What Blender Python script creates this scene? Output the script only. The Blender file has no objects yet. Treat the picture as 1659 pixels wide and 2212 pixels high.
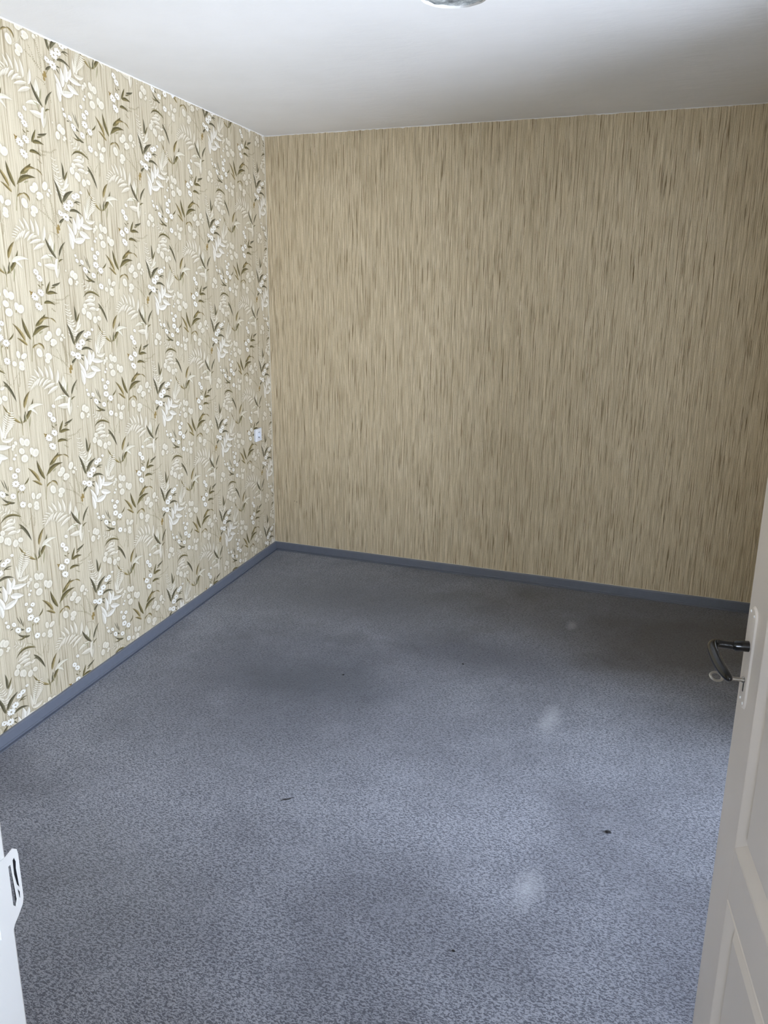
import bpy, bmesh, math, random
import numpy as np
from mathutils import Vector, Matrix, noise as mnoise

# ------------------------------------------------------------------ camera
S = bpy.context.scene
COL = S.collection
FPX = 1737.106
CAM = Vector((2.64775, -4.76504, 1.73298))
RR = ((0.9323912, 0.3613100, 0.0100872),
      (-0.1033050, 0.2396363, 0.9653510),
      (-0.3463738, 0.9011268, -0.2607599))      # rows: right, up, forward
cd = bpy.data.cameras.new('camera')
cam = bpy.data.objects.new('camera', cd)
COL.objects.link(cam)
cd.sensor_fit = 'VERTICAL'
cd.sensor_height = 24.0
cd.sensor_width = 18.0
cd.lens = FPX / 2212 * 24.0
cd.clip_start = 0.02
M = Matrix.Identity(4)
for i in range(3):
    M[i][0] = RR[0][i]; M[i][1] = RR[1][i]; M[i][2] = -RR[2][i]; M[i][3] = CAM[i]
cam.matrix_world = M
S.camera = cam

# ------------------------------------------------------------------ world, light, exposure
S.view_settings.view_transform = 'Standard'
S.view_settings.look = 'None'
S.view_settings.gamma = 1.0
S.view_settings.use_curve_mapping = False
S.view_settings.exposure = -0.04
W = bpy.data.worlds.new('overcast_sky')
S.world = W
W.use_nodes = True
wn = W.node_tree.nodes; wl = W.node_tree.links
wn.clear()
wo = wn.new('ShaderNodeOutputWorld'); wb = wn.new('ShaderNodeBackground')
wt = wn.new('ShaderNodeTexCoord'); ws = wn.new('ShaderNodeSeparateXYZ'); wr = wn.new('ShaderNodeValToRGB')
wl.new(wt.outputs['Generated'], ws.inputs[0])
wm = wn.new('ShaderNodeMapRange'); wm.inputs[1].default_value = -1; wm.inputs[2].default_value = 1
wl.new(ws.outputs[2], wm.inputs[0]); wl.new(wm.outputs[0], wr.inputs[0])
e = wr.color_ramp.elements
e[0].position = 0.0; e[0].color = (1.30, 1.36, 1.62, 1)      # unseen pale ground below the horizon, set brighter to lift the ceiling
e[1].position = 1.0; e[1].color = (0.78, 0.87, 1.16, 1)
m_ = e.new(0.495); m_.color = (1.30, 1.36, 1.62, 1)
m_ = e.new(0.505); m_.color = (0.84, 0.90, 1.10, 1)
wl.new(wr.outputs[0], wb.inputs[0]); wb.inputs[1].default_value = 16.0
wl.new(wb.outputs[0], wo.inputs[0])

def portal(name, loc, rot, sx, sy):
    ld = bpy.data.lights.new(name, 'AREA'); ld.shape = 'RECTANGLE'
    ld.size = sx; ld.size_y = sy; ld.cycles.is_portal = True
    o = bpy.data.objects.new(name, ld); COL.objects.link(o)
    o.location = loc; o.rotation_euler = rot
    return o

RX = 3.30                    # inner face of the right wall
WY0, WY1, WZ0, WZ1 = -3.20, -1.55, 0.10, 2.28      # room window opening
HX0, HX1, HZ0, HZ1 = 2.35, 3.20, 0.80, 2.15         # hall window opening, in the hall's back wall
portal('window_portal', (RX + 0.30, (WY0 + WY1) / 2, (WZ0 + WZ1) / 2), (0, math.pi / 2, 0), WZ1 - WZ0, WY1 - WY0)
portal('hall_window_portal', ((HX0 + HX1) / 2, -6.5, (HZ0 + HZ1) / 2), (math.pi / 2, 0, 0), HX1 - HX0, HZ1 - HZ0)

KY0, KY1, KZ0, KZ1 = -5.70, -4.95, 0.85, 2.15        # second hall window, unseen, added in its right end wall to brighten the jamb
portal('hall_side_portal_added', (RX + 0.30, (KY0 + KY1) / 2, (KZ0 + KZ1) / 2), (0, math.pi / 2, 0), KZ1 - KZ0, KY1 - KY0)

# ------------------------------------------------------------------ helpers
def srgb(r, g, b, a=1.0):
    f = lambda c: (c / 255 / 12.92) if c / 255 <= 0.04045 else ((c / 255 + 0.055) / 1.055) ** 2.4
    return (f(r), f(g), f(b), a)

def obj(name, verts, faces, mat=None, parent=None, smooth=False, uvs=None):
    me = bpy.data.meshes.new(name)
    me.from_pydata([tuple(v) for v in verts], [], faces)
    me.update()
    if uvs is not None:
        ul = me.uv_layers.new(name='UVMap')
        for lp in me.loops:
            ul.data[lp.index].uv = uvs[lp.vertex_index]
    if mat: me.materials.append(mat)
    if smooth:
        for p in me.polygons: p.use_smooth = True
    o = bpy.data.objects.new(name, me); COL.objects.link(o)
    if parent: o.parent = parent
    return o

def tag(o, label=None, cat=None, kind=None, group=None):
    if label: o['label'] = label
    if cat: o['category'] = cat
    if kind: o['kind'] = kind
    if group: o['group'] = group
    return o

class MB:
    """collects verts and faces of one mesh"""
    def __init__(s): s.v = []; s.f = []
    def add(s, v, f):
        n = len(s.v); s.v += [Vector(x) for x in v]; s.f += [tuple(i + n for i in q) for q in f]
    def box(s, a, b):
        x0, y0, z0 = a; x1, y1, z1 = b
        s.add([(x0, y0, z0), (x1, y0, z0), (x1, y1, z0), (x0, y1, z0), (x0, y0, z1), (x1, y0, z1), (x1, y1, z1), (x0, y1, z1)],
              [(0, 3, 2, 1), (4, 5, 6, 7), (0, 1, 5, 4), (1, 2, 6, 5), (2, 3, 7, 6), (3, 0, 4, 7)])
    def tube(s, pts, rad, n=16, flat=None, up=None, cap=True):
        """swept ellipse; rad: list of (ra, rb) along side / up"""
        pts = [Vector(p) for p in pts]; rings = []
        for i, p in enumerate(pts):
            t = (pts[min(i + 1, len(pts) - 1)] - pts[max(i - 1, 0)]).normalized()
            u = Vector(up) if up else (Vector((0, 0, 1)) if abs(t.z) < 0.9 else Vector((1, 0, 0)))
            sd = t.cross(u).normalized(); u2 = sd.cross(t).normalized()
            r = rad[i] if isinstance(rad, (list, tuple)) else rad
            ra, rb = r if isinstance(r, (list, tuple)) else (r, r)
            rings.append([p + sd * math.cos(2 * math.pi * k / n) * ra + u2 * math.sin(2 * math.pi * k / n) * rb for k in range(n)])
        v = [q for r in rings for q in r]; f = []
        for i in range(len(rings) - 1):
            for k in range(n):
                k2 = (k + 1) % n
                f.append((i * n + k, i * n + k2, (i + 1) * n + k2, (i + 1) * n + k))
        if cap:
            f.append(tuple(range(n - 1, -1, -1))); f.append(tuple(range((len(rings) - 1) * n, len(rings) * n)))
        s.add(v, f)
    def xf(s, fn): s.v = [Vector(fn(v)) for v in s.v]
    def build(s, name, mat, parent=None, smooth=False, bevel=0, seg=2, angle=False):
        o = obj(name, s.v, s.f, mat, parent, smooth)
        bm = bmesh.new(); bm.from_mesh(o.data); bmesh.ops.recalc_face_normals(bm, faces=bm.faces); bm.to_mesh(o.data); bm.free()
        if smooth: o.data.set_sharp_from_angle(angle=math.radians(40))
        if bevel:
            m = o.modifiers.new('bevel', 'BEVEL'); m.width = bevel; m.segments = seg; m.limit_method = 'ANGLE'; m.angle_limit = math.radians(35)
            for p in o.data.polygons: p.use_smooth = True
            o.data.set_sharp_from_angle(angle=math.radians(60))
        return o

class NT:
    def __init__(s, name):
        s.m = bpy.data.materials.new(name); s.m.use_nodes = True
        s.n = s.m.node_tree.nodes; s.l = s.m.node_tree.links
        s.b = s.n['Principled BSDF']
    def new(s, t, **k):
        q = s.n.new(t)
        for a, b in k.items(): setattr(q, a, b)
        return q
    def link(s, a, b): s.l.new(a, b)
    def coord(s, which='Object', scale=(1, 1, 1), rot=(0, 0, 0)):
        c = s.new('ShaderNodeTexCoord'); m = s.new('ShaderNodeMapping')
        m.inputs['Scale'].default_value = scale; m.inputs['Rotation'].default_value = rot
        s.link(c.outputs[which], m.inputs[0]); return m.outputs[0]
    def noise(s, vec, scale=1.0, detail=3, rough=0.5, dist=0.0, lac=2.0):
        q = s.new('ShaderNodeTexNoise'); s.link(vec, q.inputs['Vector'])
        q.inputs['Scale'].default_value = scale; q.inputs['Detail'].default_value = detail
        q.inputs['Roughness'].default_value = rough; q.inputs['Distortion'].default_value = dist
        q.inputs['Lacunarity'].default_value = lac
        return q.outputs[0]
    def ramp(s, fac, stops):
        q = s.new('ShaderNodeValToRGB'); s.link(fac, q.inputs[0])
        el = q.color_ramp.elements
        while len(el) < len(stops): el.new(0.5)
        for x, (p, c) in zip(el, stops):
            x.position = p; x.color = c if isinstance(c, tuple) else (c, c, c, 1)
        return q.outputs[0]
    def mix(s, fac, a, b, mode='MIX'):
        q = s.new('ShaderNodeMix'); q.data_type = 'RGBA'; q.blend_type = mode
        for i, x in ((0, fac), (6, a), (7, b)):
            if isinstance(x, (int, float, tuple)): q.inputs[i].default_value = x
            else: s.link(x, q.inputs[i])
        return q.outputs[2]
    def math(s, op, a, b=0.0):
        q = s.new('ShaderNodeMath', operation=op)
        for i, x in ((0, a), (1, b)):
            if isinstance(x, (int, float)): q.inputs[i].default_value = x
            else: s.link(x, q.inputs[i])
        return q.outputs[0]
    def bump(s, h, strength=0.3, dist=0.001):
        q = s.new('ShaderNodeBump'); s.link(h, q.inputs['Height'])
        q.inputs['Strength'].default_value = strength; q.inputs['Distance'].default_value = dist
        s.link(q.outputs[0], s.b.inputs['Normal'])
    def col(s, x):
        if isinstance(x, tuple): s.b.inputs['Base Color'].default_value = x
        else: s.link(x, s.b.inputs['Base Color'])
        return s
    def set(s, rough=0.5, metal=0.0, spec=0.5, coat=0.0):
        s.b.inputs['Roughness'].default_value = rough; s.b.inputs['Metallic'].default_value = metal
        s.b.inputs['Specular IOR Level'].default_value = spec; s.b.inputs['Coat Weight'].default_value = coat
        return s

# ------------------------------------------------------------------ the printed flower pattern of the left wallpaper
# The motif was drawn in sheet coordinates (x right, y down); HM carries them to metres on the wall.
HM = (-0.0008125820344391055, 2.140669700329204e-05, 2.5225048774412846, -0.0002475236307826016,
      -0.0003398476871880831, 1.1422597529287994, -0.0001447533811912569, -1.213582882804003e-05)
REPX, REPZ = 0.626, 0.556
def KW(x, y):
    d = HM[6] * x + HM[7] * y + 1
    return ((HM[0] * x + HM[1] * y + HM[2]) / d, (HM[3] * x + HM[4] * y + HM[5]) / d)

def floral_image():
    SS = 2; PPM = 1250
    nx, ny = int(round(2 * REPX * PPM)) * SS, int(round(REPZ * PPM)) * SS
    kx, ky = nx / (2 * REPX), ny / REPZ
    rgb = np.zeros((ny, nx, 3), np.float32); al = np.zeros((ny, nx), np.float32)
    sh = np.zeros((ny, nx), np.float32)
    def raster(poly):
        """poly in wall metres -> list of (rows, cols, mask) for both columns of the half drop"""
        out = []
        P = np.array(poly)
        for i in (0, 1):
            X = (P[:, 0] + i * REPX) * kx; Y = (P[:, 1] + i * REPZ / 2) * ky
            x0, x1 = int(math.floor(X.min())), int(math.ceil(X.max())) + 1
            y0, y1 = int(math.floor(Y.min())), int(math.ceil(Y.max())) + 1
            if x1 - x0 > nx or y1 - y0 > ny: continue
            gx = np.arange(x0, x1) + 0.5; gy = np.arange(y0, y1) + 0.5
            ins = np.zeros((len(gy), len(gx)), bool)
            n = len(X)
            for k in range(n):
                ax, ay, bx, by = X[k], Y[k], X[(k + 1) % n], Y[(k + 1) % n]
                if ay == by: continue
                rows = (gy > min(ay, by)) & (gy <= max(ay, by))
                if not rows.any(): continue
                xi = ax + (gy[rows] - ay) / (by - ay) * (bx - ax)
                ins[rows] ^= gx[None, :] < xi[:, None]
            out.append((np.arange(y0, y1) % ny, np.arange(x0, x1) % nx, ins))
        return out
    def paint(pts, c, a=1.0):
        c = np.array(c, np.float32) / 255
        for r, q, m in raster([KW(*p) for p in pts]):
            ix = np.ix_(r, q); mm = m.astype(np.float32) * a
            A = al[ix]; na = mm + A * (1 - mm)
            C = rgb[ix]
            rgb[ix] = np.where(na[..., None] > 0, (c * mm[..., None] + C * (A * (1 - mm))[..., None]) / np.maximum(na, 1e-6)[..., None], C)
            al[ix] = na
    def shade(pts, a=1.0):
        for r, q, m in raster([KW(*p) for p in pts]):
            ix = np.ix_(r, q); sh[ix] = np.maximum(sh[ix], m * a)
    rnd = random.Random(4)
    WHITE = [(229, 220, 202), (207, 197, 176)]
    PALE = [(226, 219, 200), (212, 204, 184)]
    OLIVE = [(120, 108, 70), (80, 72, 42)]
    DARK = [(104, 98, 74), (70, 64, 44)]
    GOLD = [(156, 138, 92), (98, 84, 48)]
    SAGE = [(172, 164, 132), (146, 138, 106)]
    def leaf(b, t, w, col=OLIVE, bend=0.0, sh_=0.0, tip=1.0, n=12, a=1.0):
        """pointed leaf from base b to tip t, width w, bend sideways (fraction of length)"""
        bx, by = b; tx, ty = t
        if col in (OLIVE, DARK, GOLD, SAGE): w *= 0.80; bend *= 1.25
        L = math.hypot(tx - bx, ty - by); dx, dy = (tx - bx) / L, (ty - by) / L; px, py = -dy, dx
        up, lo, mid = [], [], []
        for k in range(n + 1):
            u = k / n
            cx = bx + dx * L * u + px * bend * L * 4 * u * (1 - u)
            cy = by + dy * L * u + py * bend * L * 4 * u * (1 - u)
            hw = w / 2 * (math.sin(math.pi * min(1, u ** (0.75 * tip)))) ** 0.85
            # local normal
            tnx = dx + px * bend * 4 * (1 - 2 * u); tny = dy + py * bend * 4 * (1 - 2 * u); q = math.hypot(tnx, tny)
            ox, oy = -tny / q, tnx / q
            up.append((cx + ox * hw, cy + oy * hw)); lo.append((cx - ox * hw, cy - oy * hw)); mid.append((cx, cy))
        if sh_: shade(up + lo[::-1], sh_)
        paint(up + mid[::-1], col[0], a); paint(lo + mid[::-1], col[1], a)
        if col in (OLIVE, DARK, GOLD) and w > 26:      # darker tip and base
            k = n * 2 // 3
            paint(up[k:] + mid[k:][::-1], [c * 0.78 for c in col[0]], 0.7)
            paint(lo[:n // 3 + 1] + mid[:n // 3 + 1][::-1], [min(255, c * 1.25) for c in col[1]], 0.6)
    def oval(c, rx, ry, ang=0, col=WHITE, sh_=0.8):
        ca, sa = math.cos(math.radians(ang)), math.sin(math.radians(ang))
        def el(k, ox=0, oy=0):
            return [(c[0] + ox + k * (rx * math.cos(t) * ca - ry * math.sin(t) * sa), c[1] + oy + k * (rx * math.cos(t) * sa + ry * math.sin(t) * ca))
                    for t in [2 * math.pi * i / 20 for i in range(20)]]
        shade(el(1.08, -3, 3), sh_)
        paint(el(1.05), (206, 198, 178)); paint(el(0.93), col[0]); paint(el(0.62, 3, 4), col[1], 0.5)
    def daisy(c, r):
        n = 11; k0 = rnd.random() * 6
        pts = []
        shade([(c[0] - 4 + r * 0.9 * math.cos(t / 8 * math.pi), c[1] + 4 + r * 0.9 * math.sin(t / 8 * math.pi)) for t in range(16)], 0.9)
        for i in range(n):
            a = k0 + 2 * math.pi * i / n; q = r * (0.88 + 0.2 * rnd.random())
            leaf((c[0] + 0.15 * r * math.cos(a), c[1] + 0.15 * r * math.sin(a)), (c[0] + q * math.cos(a), c[1] + q * math.sin(a)), r * 0.40, [(252, 250, 244), (232, 226, 214)], tip=1.35, n=6)
        paint([(c[0] + r * 0.14 * math.cos(t), c[1] + r * 0.14 * math.sin(t)) for t in [i * math.pi / 4 for i in range(8)]], (176, 160, 118))
        paint([(c[0] - 2 + r * 0.06 * math.cos(t), c[1] + r * 0.07 * math.sin(t)) for t in [i * math.pi / 3 for i in range(6)]], (120, 104, 66))
    def stem(pts, w=5, c=(150, 140, 105), a=0.9):
        P = []
        for k in range(len(pts) - 1):      # Catmull-Rom
            p0 = pts[max(k - 1, 0)]; p1 = pts[k]; p2 = pts[k + 1]; p3 = pts[min(k + 2, len(pts) - 1)]
            for j in range(5):
                u = j / 5
                P.append(tuple(0.5 * (2 * p1[d] + (p2[d] - p0[d]) * u + (2 * p0[d] - 5 * p1[d] + 4 * p2[d] - p3[d]) * u * u + (3 * p1[d] - p0[d] - 3 * p2[d] + p3[d]) * u ** 3) for d in (0, 1)))
        P.append(pts[-1]); A, B = [], []
        for k, p in enumerate(P):
            q = P[min(k + 1, len(P) - 1)]; r = P[max(k - 1, 0)]
            dx, dy = q[0] - r[0], q[1] - r[1]; L = math.hypot(dx, dy) or 1
            A.append((p[0] - dy / L * w / 2, p[1] + dx / L * w / 2)); B.append((p[0] + dy / L * w / 2, p[1] - dx / L * w / 2))
        paint(A + B[::-1], c, a)
        return P
    def twig(a, b, bend=0.1, n=14, s=14, c=(140, 128, 92)):
        """delicate sprig: thin stem with tiny alternating leaflets"""
        L = math.hypot(b[0] - a[0], b[1] - a[1]); dx, dy = (b[0] - a[0]) / L, (b[1] - a[1]) / L
        P = [(a[0] + dx * L * u - dy * bend * L * 4 * u * (1 - u), a[1] + dy * L * u + dx * bend * L * 4 * u * (1 - u)) for u in [k / n for k in range(n + 1)]]
        stem(P[::3] + [P[-1]], 2.5, c, 0.7)
        for k in range(2, n + 1):
            for sd in (-1, 1):
                if rnd.random() < 0.15: continue
                an = math.atan2(dy, dx) + sd * (0.7 + 0.4 * rnd.random()); q = s * (0.7 + 0.6 * rnd.random()) * (1.1 - 0.5 * k / n)
                leaf(P[k], (P[k][0] + q * math.cos(an), P[k][1] + q * math.sin(an)), 5, [c, [x * 0.85 for x in c]], n=4, a=0.8)
    def frond(axis, l0, l1, ang, w=0.32, sides=(-1, 1), n=12, col=WHITE, sh_=0.7, skip=1):
        """fern-like frond: leaflets both sides of a smooth axis (base first)"""
        P = stem(axis, 5, (214, 206, 184)); m = len(P)
        for k in range(n):
            u = (k + 0.5) / n; i = min(m - 2, int(u * (m - 1)))
            dx, dy = P[i + 1][0] - P[i][0], P[i + 1][1] - P[i][1]; t = math.atan2(dy, dx)
            for sd in sides:
                q = l0 + (l1 - l0) * u; an = t + sd * math.radians(ang)
                e = (P[i][0] + q * math.cos(an), P[i][1] + q * math.sin(an))
                leaf(P[i], e, q * w, col, bend=0.06 * sd, sh_=sh_, n=8)
    # --- soft background sprigs first
    twig((385, 850), (385, 650), 0.05, 14, 16); twig((330, 840), (370, 700), -0.08, 10, 12)
    twig((330, 850), (200, 640), -0.1, 14, 16); twig((240, 720), (150, 650), 0.1, 9, 14)
    twig((930, 500), (755, 400), 0.08, 14, 18); twig((900, 480), (850, 240), 0.06, 16, 20)
    twig((850, 470), (790, 330), 0.05, 9, 14); twig((960, 600), (870, 560), 0.2, 8, 16)
    twig((990, 600), (1000, 700), 0.1, 7, 12); twig((870, 1230), (1040, 1110), 0.12, 12, 18)
    twig((850, 1250), (940, 1240), 0.15, 9, 16); twig((860, 1320), (905, 1340), 0.1, 7, 14)
    twig((960, 460), (905, 330), 0.1, 10, 18); twig((740, 330), (720, 300), 0.2, 6, 16)
    twig((180, 1220), (230, 1130), 0.1, 6, 8, (190, 180, 150))
    # --- large arching palm frond
    ax = [(905, 800), (840, 750), (750, 675), (650, 655), (575, 690), (520, 770), (495, 850)]
    stem(ax, 6, (200, 190, 165))
    for b, t, w in [((835, 745), (855, 585), 34), ((785, 695), (797, 530), 34), ((738, 668), (702, 508), 34), ((690, 657), (655, 530), 32),
                    ((645, 657), (580, 550), 30), ((600, 672), (542, 590), 28), ((575, 690), (508, 672), 20), ((555, 712), (492, 708), 18),
                    ((538, 738), (480, 742), 17), ((524, 762), (472, 775), 16), ((512, 790), (474, 808), 13),
                    ((805, 712), (688, 835), 36), ((770, 690), (648, 790), 32), ((728, 670), (645, 745), 24), ((700, 660), (630, 775), 26), ((655, 660), (598, 770), 24),
                    ((612, 670), (578, 770), 22), ((590, 685), (560, 780), 18), ((562, 715), (545, 800), 16), ((545, 745), (530, 820), 13), ((528, 780), (512, 838), 11)]:
        leaf(b, t, w, WHITE, sh_=0.7, bend=0.03)
    leaf((895, 760), (905, 640), 22, SAGE); leaf((885, 745), (858, 590), 26, PALE)
    # --- white bud with dark leaves right of the palm
    leaf((935, 800), (915, 880), 40, WHITE, sh_=0.7)
    leaf((925, 880), (793, 928), 58, WHITE, sh_=0.9, bend=-0.06); leaf((925, 830), (928, 1002), 52, WHITE, sh_=0.9)
    leaf((900, 795), (760, 888), 36, PALE, sh_=0.5, bend=0.08); leaf((860, 800), (885, 870), 16, SAGE)
    leaf((922, 805), (804, 648), 42, DARK, bend=-0.05); leaf((945, 775), (1010, 590), 24, DARK, bend=-0.05)
    leaf((890, 800), (815, 795), 12, SAGE, bend=-0.2); leaf((945, 830), (990, 778), 16, OLIVE, bend=-0.1)
    stem([(935, 900), (938, 830), (945, 760)], 6, (150, 140, 105))
    # --- long grass tuft below the palm
    stem([(430, 1330), (424, 1270), (420, 1180)], 8, (135, 124, 82))
    leaf((415, 1205), (210, 1050), 42, GOLD, bend=-0.09); leaf((425, 1230), (395, 1120), 14, OLIVE)
    leaf((428, 1200), (535, 905), 42, OLIVE, bend=0.05); leaf((442, 1040), (500, 838), 42, GOLD, bend=-0.05)
    leaf((445, 1170), (455, 1060), 26, DARK); leaf((505, 1100), (495, 1250), 20, SAGE)
    leaf((478, 1060), (648, 948), 40, PALE, bend=-0.14, sh_=0.5); leaf((500, 1030), (585, 1075), 28, PALE, bend=-0.16, sh_=0.5)
    leaf((470, 1180), (448, 1080), 18, SAGE); leaf((410, 1200), (380, 1120), 12, SAGE)
    # --- broad white leaflets under an arching blade
    stem([(175, 940), (170, 840), (120, 720), (40, 650)], 5, (205, 196, 172))
    for b, t, w in [((165, 790), (18, 855), 44), ((178, 840), (38, 885), 44), ((190, 885), (85, 925), 44), ((150, 745), (60, 800), 34), ((150, 800), (165, 730), 30), ((185, 900), (235, 850), 36),
                    ((100, 700), (30, 760), 20), ((75, 675), (10, 730), 18), ((60, 665), (70, 600), 18), ((85, 690), (110, 625), 18), ((110, 710), (140, 650), 18), ((40, 650), (20, 590), 14), ((35, 650), (-15, 690), 14),
                    ((10, 640), (-10, 580), 12), ((5, 640), (-40, 660), 12)]:
        leaf(b, t, w, WHITE, sh_=0.7, bend=0.04)
    leaf((250, 722), (0, 815), 34, OLIVE, bend=0.20); leaf((215, 800), (362, 992), 42, DARK, bend=-0.05)
    leaf((230, 845), (270, 860), 14, DARK); leaf((225, 860), (245, 830), 10, OLIVE)
    for c, rx, ry, a in [((30, 905), 27, 30, 0), ((12, 975), 32, 42, 10), ((75, 995), 26, 42, 8), ((100, 1000), 30, 48, -8), ((178, 1020), 30, 44, 10), ((236, 980), 28, 30, 60)]:
        oval(c, rx, ry, a)
    stem([(45, 940), (90, 935), (140, 948), (200, 1000), (225, 1060)], 6, (214, 206, 186))
    # --- daisy spray
    for c, r in [((372, 1558), 16), ((352, 1598), 20), ((318, 1705), 24), ((385, 1710), 32), ((357, 1780), 38), ((367, 1858), 46), ((432, 1888), 42), ((340, 1990), 36), ((438, 2058), 40)]:
        pass
    stem([(190, 400), (200, 500), (205, 580)], 5); stem([(250, 420), (235, 460)], 6)
    leaf((276, 352), (330, 260), 22, OLIVE, bend=0.08); leaf((262, 420), (268, 455), 16, GOLD); leaf((215, 420), (200, 460), 14, GOLD)
    for c, r in [((180, 18), 16), ((162, 60), 20), ((125, 170), 24), ((202, 190), 32), ((168, 255), 38), ((180, 345), 46), ((252, 388), 42), ((152, 485), 38), ((262, 578), 40)]:
        daisy(c, r)
    # grass and dark leaves left of the spray (second repeat)
    stem([(400, 2120), (375, 2010), (370, 1930)], 6, (140, 130, 95))
    leaf((240, 1945), (184, 1850), 13, DARK); leaf((262, 1965), (222, 1848), 16, DARK); leaf((270, 1975), (268, 1900), 10, OLIVE)
    leaf((280, 2000), (190, 1968), 28, DARK, bend=-0.12); leaf((345, 2065), (200, 2052), 36, DARK, bend=-0.12); leaf((300, 2062), (195, 2120), 22, OLIVE, bend=-0.12)
    leaf((150, 1990), (115, 2015), 14, DARK)
    for c, r in [((70, 1925), 18), ((92, 1970), 26), ((160, 1948), 30), ((208, 2010), 40)]: daisy(c, r)
    # --- small ovals under the spray
    stem([(385, 470), (378, 560), (385, 640), (370, 720)], 6, (205, 196, 172)); stem([(430, 500), (385, 560)], 5, (205, 196, 172))
    for c, rx, ry, a in [((380, 480), 21, 40, -8), ((440, 482), 24, 40, 38), ((340, 588), 24, 28, 0), ((416, 575), 28, 36, 0), ((418, 612), 30, 28, 0)]: oval(c, rx, ry, a)
    # --- olive sprout
    stem([(525, 520), (530, 400), (545, 240), (570, 130)], 8, (150, 140, 105))
    leaf((516, 292), (416, 72), 50, OLIVE, bend=-0.04); leaf((455, 320), (314, 162), 46, GOLD, bend=0.06); leaf((482, 360), (364, 306), 38, GOLD, bend=0.05)
    leaf((545, 238), (718, 100), 56, OLIVE, bend=-0.12); leaf((562, 135), (665, -20), 52, OLIVE, bend=0.04); leaf((600, 90), (722, 12), 40, GOLD, bend=-0.14)
    leaf((715, 8), (785, 48), 20, GOLD, bend=-0.1); leaf((600, 205), (645, 165), 22, SAGE)
    leaf((535, 378), (600, 315), 22, GOLD, bend=-0.1); leaf((585, 310), (655, 368), 30, GOLD, bend=-0.2)
    leaf((530, 260), (560, 170), 12, OLIVE)
    # --- twin oval branch
    stem([(720, 245), (700, 340), (650, 420), (620, 450)], 6, (205, 196, 172)); stem([(735, 250), (790, 205), (850, 180)], 5, (205, 196, 172)); stem([(650, 420), (690, 425)], 5, (205, 196, 172))
    for c, rx, ry, a in [((710, 190), 28, 42, 0), ((685, 228), 30, 32, 0), ((806, 135), 26, 45, 12), ((757, 252), 34, 32, 0), ((745, 285), 22, 18, 0), ((605, 405), 32, 47, -12), ((702, 420), 36, 36, 0), ((690, 470), 26, 28, 0),
                         ((850, 160), 14, 16, 0), ((838, 207), 16, 20, 0), ((868, 180), 10, 10, 0)]: oval(c, rx, ry, a)
    # --- narrow fern with paired dark blades
    frond([(1095, 1520), (1080, 1430), (1045, 1320), (1015, 1210)], 70, 30, 62, 0.34, n=11)
    leaf((1110, 1430), (1165, 1340), 26, PALE, sh_=0.4); leaf((1120, 1400), (1150, 1290), 22, WHITE, sh_=0.4); leaf((1085, 1450), (1020, 1410), 26, WHITE, sh_=0.4)
    leaf((1090, 1585), (1016, 1402), 36, DARK, bend=0.05); leaf((1108, 1560), (1202, 1385), 36, DARK, bend=-0.06)
    leaf((1110, 1345), (1092, 1190), 28, DARK, bend=0.04); leaf((1118, 1350), (1150, 1230), 18, OLIVE); leaf((1098, 1590), (1100, 1530), 12, OLIVE)
    # --- feather-shaped fern leaf
    for k in range(13):
        u = k / 12; bx, by = 285 - 62 * u, 1120 + 290 * u
        leaf((bx, by), (bx + 22 + 66 * math.sin(math.pi * min(1, u + .12)) * (1 - 0.1 * u), by - 14 - 28 * u), 15 + 14 * u, WHITE, sh_=0.6, bend=0.08)
        leaf((bx, by), (bx - 16 - 34 * math.sin(math.pi * min(1, u + .1)), by - 20 - 36 * u), 12 + 9 * u, PALE, sh_=0.5, bend=-0.05)
    leaf((200, 1440), (330, 1370), 44, WHITE, sh_=0.7, bend=0.12); leaf((205, 1440), (180, 1270), 34, WHITE, sh_=0.6)
    # --- big palmate white leaves
    stem([(1170, 330), (1150, 400), (1100, 550), (1085, 600)], 7, (220, 212, 192))
    for b, t, w in [((1155, 345), (1288, 325), 50), ((1150, 420), (1262, 435), 62), ((1135, 410), (1128, 238), 50), ((1105, 480), (1084, 308), 42), ((1097, 545), (1212, 455), 56), ((1098, 552), (1026, 400), 44), ((1082, 635), (1045, 480), 42), ((1160, 350), (1180, 250), 34)]:
        leaf(b, t, w, [(236, 230, 218), (214, 206, 190)], sh_=0.9, bend=0.05)
    # --- daisies with dark leaves above it
    stem([(1040, 240), (1000, 350), (960, 450), (935, 520)], 5, (130, 118, 80))
    leaf((1050, 268), (1182, 248), 34, DARK, bend=-0.16); leaf((1095, 165), (1172, 128), 18, DARK, bend=-0.12); leaf((1105, 150), (1160, 155), 12, OLIVE)
    leaf((950, 435), (998, 362), 28, DARK); leaf((1045, 325), (1085, 318), 18, DARK); leaf((1048, 345), (1078, 382), 16, DARK)
    for c, r in [((1166, 22), 16), ((1130, 72), 30), ((1097, 100), 30), ((1062, 182), 38), ((1025, 238), 42), ((962, 330), 30), ((1015, 340), 42)]: daisy(c, r)
    for c in [(940, 470), (930, 500), (948, 492), (936, 530)]:
        paint([(c[0] + 12 * math.cos(t), c[1] + 18 * math.sin(t)) for t in [i * math.pi / 4 for i in range(8)]], (142, 116, 58), 0.9)
    # --- heart-shaped ovals
    stem([(335, 1460), (400, 1440), (470, 1475), (520, 1530), (548, 1600)], 6, (205, 196, 172))
    for c, rx, ry, a in [((418, 1398), 28, 42, -15), ((468, 1395), 30, 42, 15), ((415, 1500), 30, 34, 20), ((528, 1480), 28, 45, -15), ((562, 1482), 30, 48, 22), ((447, 1570), 34, 46, 30), ((350, 1430), 18, 20, 0), ((328, 1470), 18, 24, 30), ((318, 1505), 12, 16, 0)]: oval(c, rx, ry, a)
    paint([(515, 1510), (525, 1515), (520, 1545), (512, 1540)], (140, 128, 90))
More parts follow.
